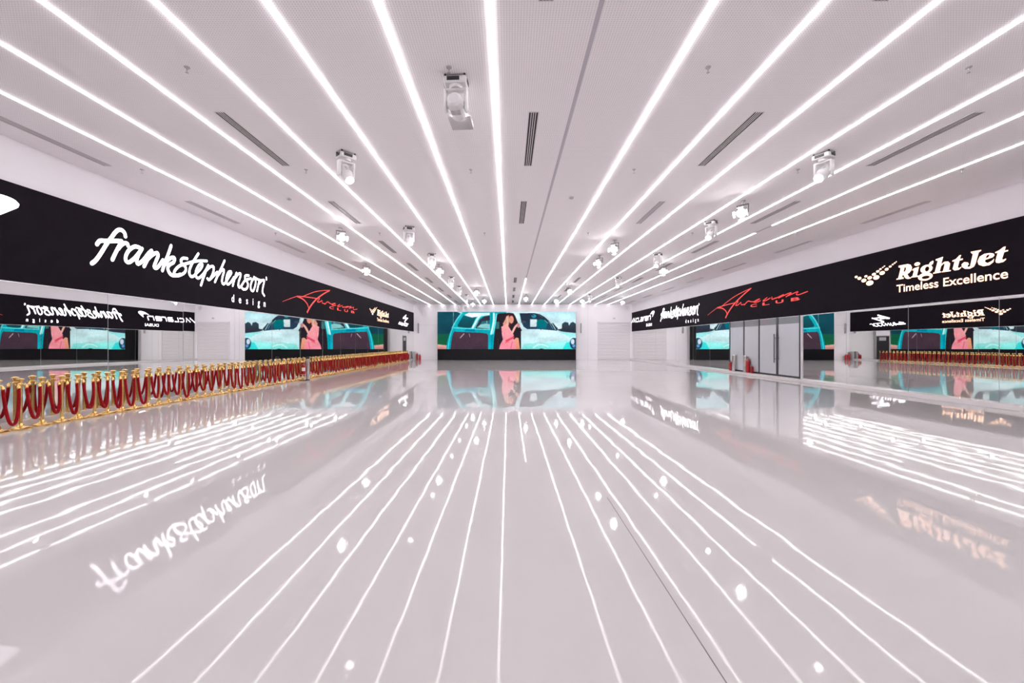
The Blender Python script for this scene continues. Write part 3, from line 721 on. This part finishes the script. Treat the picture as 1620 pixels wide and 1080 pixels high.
# six rope shapes of different slack, shared
rope_meshes = []
for v in range(6):
    sag = [.60, .66, .56, .63, .52, .68][v]; span = PITCH-.13; N = 22
    pts = []
    for k in range(N+1):
        th = PI+PI*k/N
        y = span/2*math.copysign(abs(math.cos(th))**.9, math.cos(th)); q = abs(math.sin(th))
        pts.append((.035+.045*q, y, SH-.175-sag*q**1.15))
    vel = MB().tube(pts, .027, 8).mesh('velvet_cover', 'velvet')
    end = []
    for sgn, p in ((-1, pts[0]), (1, pts[-1])):
        end.append(MB().lathe([(0, -.03), (.027, -.03), (.027, .025), (.015, .04), (.010, .06), (0, .06)], 10, Matrix.Translation(p)).mesh('end_cap', 'brass'))
    rope_meshes.append((vel, end))
gap = {i for i, (x, y) in enumerate(posts) if abs(y-15.9) < .2}
for i in range(NP-1):
    if i in gap: continue
    (xa, ya), (xb, yb) = posts[i], posts[i+1]
    vel, end = rope_meshes[random.randrange(6)]
    t = thing('velvet_rope', 'red velvet rope between the %s and %s stanchions from the left' % (nth(i+1), nth(i+2)), 'rope',
              ((xa+xb)/2, (ya+yb)/2, 0), (0, 0, random.uniform(-.15, .15)), 'red velvet ropes hanging from the brass stanchions')
    link('velvet_cover', vel, t)
    for e_ in end: link('end_cap', e_, t)

# ------------------------------------------------------------------ fire extinguishers, bins, stand
def extinguisher(label, loc, h=.52, r=.085, yaw=0, lab=True):
    t = thing('fire_extinguisher', label, 'extinguisher', loc, (0, 0, yaw), 'red fire extinguishers')
    MB().lathe([(0, 0), (r*.92, 0), (r, .02), (r, h*.70), (r*.86, h*.78), (r*.5, h*.84), (r*.3, h*.86), (0, h*.86)], 20).build('cylinder', 'red_paint', t)
    v = MB().lathe([(0, h*.86), (r*.28, h*.86), (r*.28, h*.93), (0, h*.93)], 12).build('valve', 'steel', t)
    MB().box(-.012, .012, -r*1.1, r*.4, h*.93, h*.955).box(-.012, .012, -r*1.2, r*.4, h*.98, h).build('lever', 'black_rubber', t, smooth=False)
    MB().tube(cr([(0, r*.3, h*.90), (0, r*1.1, h*.88), (0, r*1.5, h*.70), (0, r*1.35, h*.45), (0, r*1.25, h*.3)], 5), .012, 8).build('hose', 'black_rubber', t)
    MB().lathe([(.012, h*.32), (.022, h*.2), (.032, h*.1), (0, h*.1)], 10, Matrix.Translation((0, r*1.3, 0))).build('horn', 'black_rubber', t)
    if lab:
        vs = []; fs = []
        for k in range(9):
            a_ = PI+.9-1.8*k/8-PI/2+PI
            vs += [((r+.0015)*math.cos(a_), (r+.0015)*math.sin(a_), h*.28), ((r+.0015)*math.cos(a_), (r+.0015)*math.sin(a_), h*.58)]
        fs = [(2*k, 2*k+1, 2*k+3, 2*k+2) for k in range(8)]
        MB().add(vs, fs).build('paper_label', 'label_white', t)
    return t
def bin_(label, loc, h=.86, r=.11):
    t = thing('steel_bin', label, 'bin', loc, (0, 0, 0), 'cylindrical steel bins')
    MB().lathe([(0, .0), (r*.98, .0), (r, .02), (r, h-.10), (r*.97, h-.10), (0, h-.11)], 24).build('body', 'steel', t)
    MB().lathe([(r*.8, h-.10), (r*.8, h-.07), (r*.98, h-.07), (r*1.0, h-.06), (r*1.0, h-.01), (r*.97, h), (r*.75, h), (r*.7, h-.02), (0, h-.02)], 24).build('top_ring', 'steel', t)
    MB().lathe([(0, 0), (r*1.03, 0), (r*1.03, .018), (0, .018)], 24).build('foot_ring', 'black_rubber', t)
    return t
bin_('steel cylindrical bin at the far end of the glass doors', (XR-.13, 23.75, KZ))
bin_('steel cylindrical bin behind the extinguisher at the glass doors', (XR-.12, 22.64, KZ))
extinguisher('tall red fire extinguisher in front of a steel bin by the glass doors', (XR-.15, 22.33, KZ), .78, .09, R(200), False)
extinguisher('short red fire extinguisher on the kerb by the glass doors', (XR-.15, 21.98, KZ), .40, .075, R(150), False)
extinguisher('dark red fire extinguisher beside the first steel bin, against the mirror', (XR-.12, 24.15, KZ), .55, .08, R(180), False)
# stand among the stanchions
st = thing('extinguisher_stand', 'thin black floor stand holding a fire extinguisher before the stanchions', 'stand', (-8.80, 19.05, 0))
MB().box(-.15, .15, -.12, .12, 0, .015, bev=.004).build('base_plate', 'black_rubber', st)
MB().tube([(0, .10, .015), (0, .10, .80)], .012, 8).build('post', 'alu', st)
MB().box(-.10, .10, -.11, .11, .262, .274).box(-.02, .02, .085, .115, .25, .29).build('shelf', 'alu', st, smooth=False)
extinguisher('red fire extinguisher with white label raised on a stand before the stanchions', (-8.80, 19.05-.02, .276), .50, .085, R(20), True)
t = thing('chrome_post', 'thick chrome post with dark foot standing before the brass stanchions', 'post', (-8.72, 19.25, 0))
MB().lathe([(0, .0), (.085, .0), (.085, .03), (.07, .035), (0, .035)], 20).build('foot', 'black_rubber', t)
MB().lathe([(0, .035), (.068, .035), (.068, .93), (0, .93)], 20).build('tube', 'alu', t)
MB().lathe([(0, .93), (.072, .93), (.072, 1.0), (.05, 1.02), (0, 1.02)], 20).build('cap', 'black_rubber', t)
# far left corner
t = thing('grey_cabinet', 'low grey box standing in the far left corner', 'cabinet', (-9.20, 43.35, 0))
MB().box(-.10, .10, -.18, .18, 0, .82, bev=.015).build('body', 'lamp_grey', t)
MB().box(-.08, .08, -.195, -.18, .05, .78).build('door', 'vent_grey', t, smooth=False)
extinguisher('dark red fire extinguisher in the far left corner, left one', (-8.94, 43.4, 0), .72, .11, R(180), False)
extinguisher('dark red fire extinguisher in the far left corner, right one', (-8.68, 43.45, 0), .55, .11, R(170), False)
# column speakers and a small wall sensor on the end wall
for x, q in ((-8.9, 'left'), (7.2, 'right')):
    t = thing('column_speaker', 'slim grey column loudspeaker on the end wall %s of the video wall' % q, 'loudspeaker', (x, YB, 3.1), group='column loudspeakers')
    MB().box(-.06, .06, -.16, -.06, -.5, .5, bev=.01).build('enclosure', 'lamp_grey', t)
    MB().box(-.045, .045, -.166, -.16, -.46, .46).build('grille', 'vent_grey', t, smooth=False)
    MB().box(-.02, .02, -.06, 0, -.1, .1).build('bracket', 'dark_plastic', t, smooth=False)
t = thing('wall_sensor', 'small grey sensor on the end wall above the roller shutter', 'sensor', (10.5, YB, 4.08))
MB().box(-.14, .14, -.05, 0, -.09, .09, bev=.01).build('housing', 'vent_frame', t)
MB().lathe([(0, 0), (.05, 0), (.04, .02), (0, .025)], 14, Matrix.Translation((0, -.05, 0)) @ Matrix.Rotation(PI/2, 4, 'X')).build('eye', 'vent_grey', t)
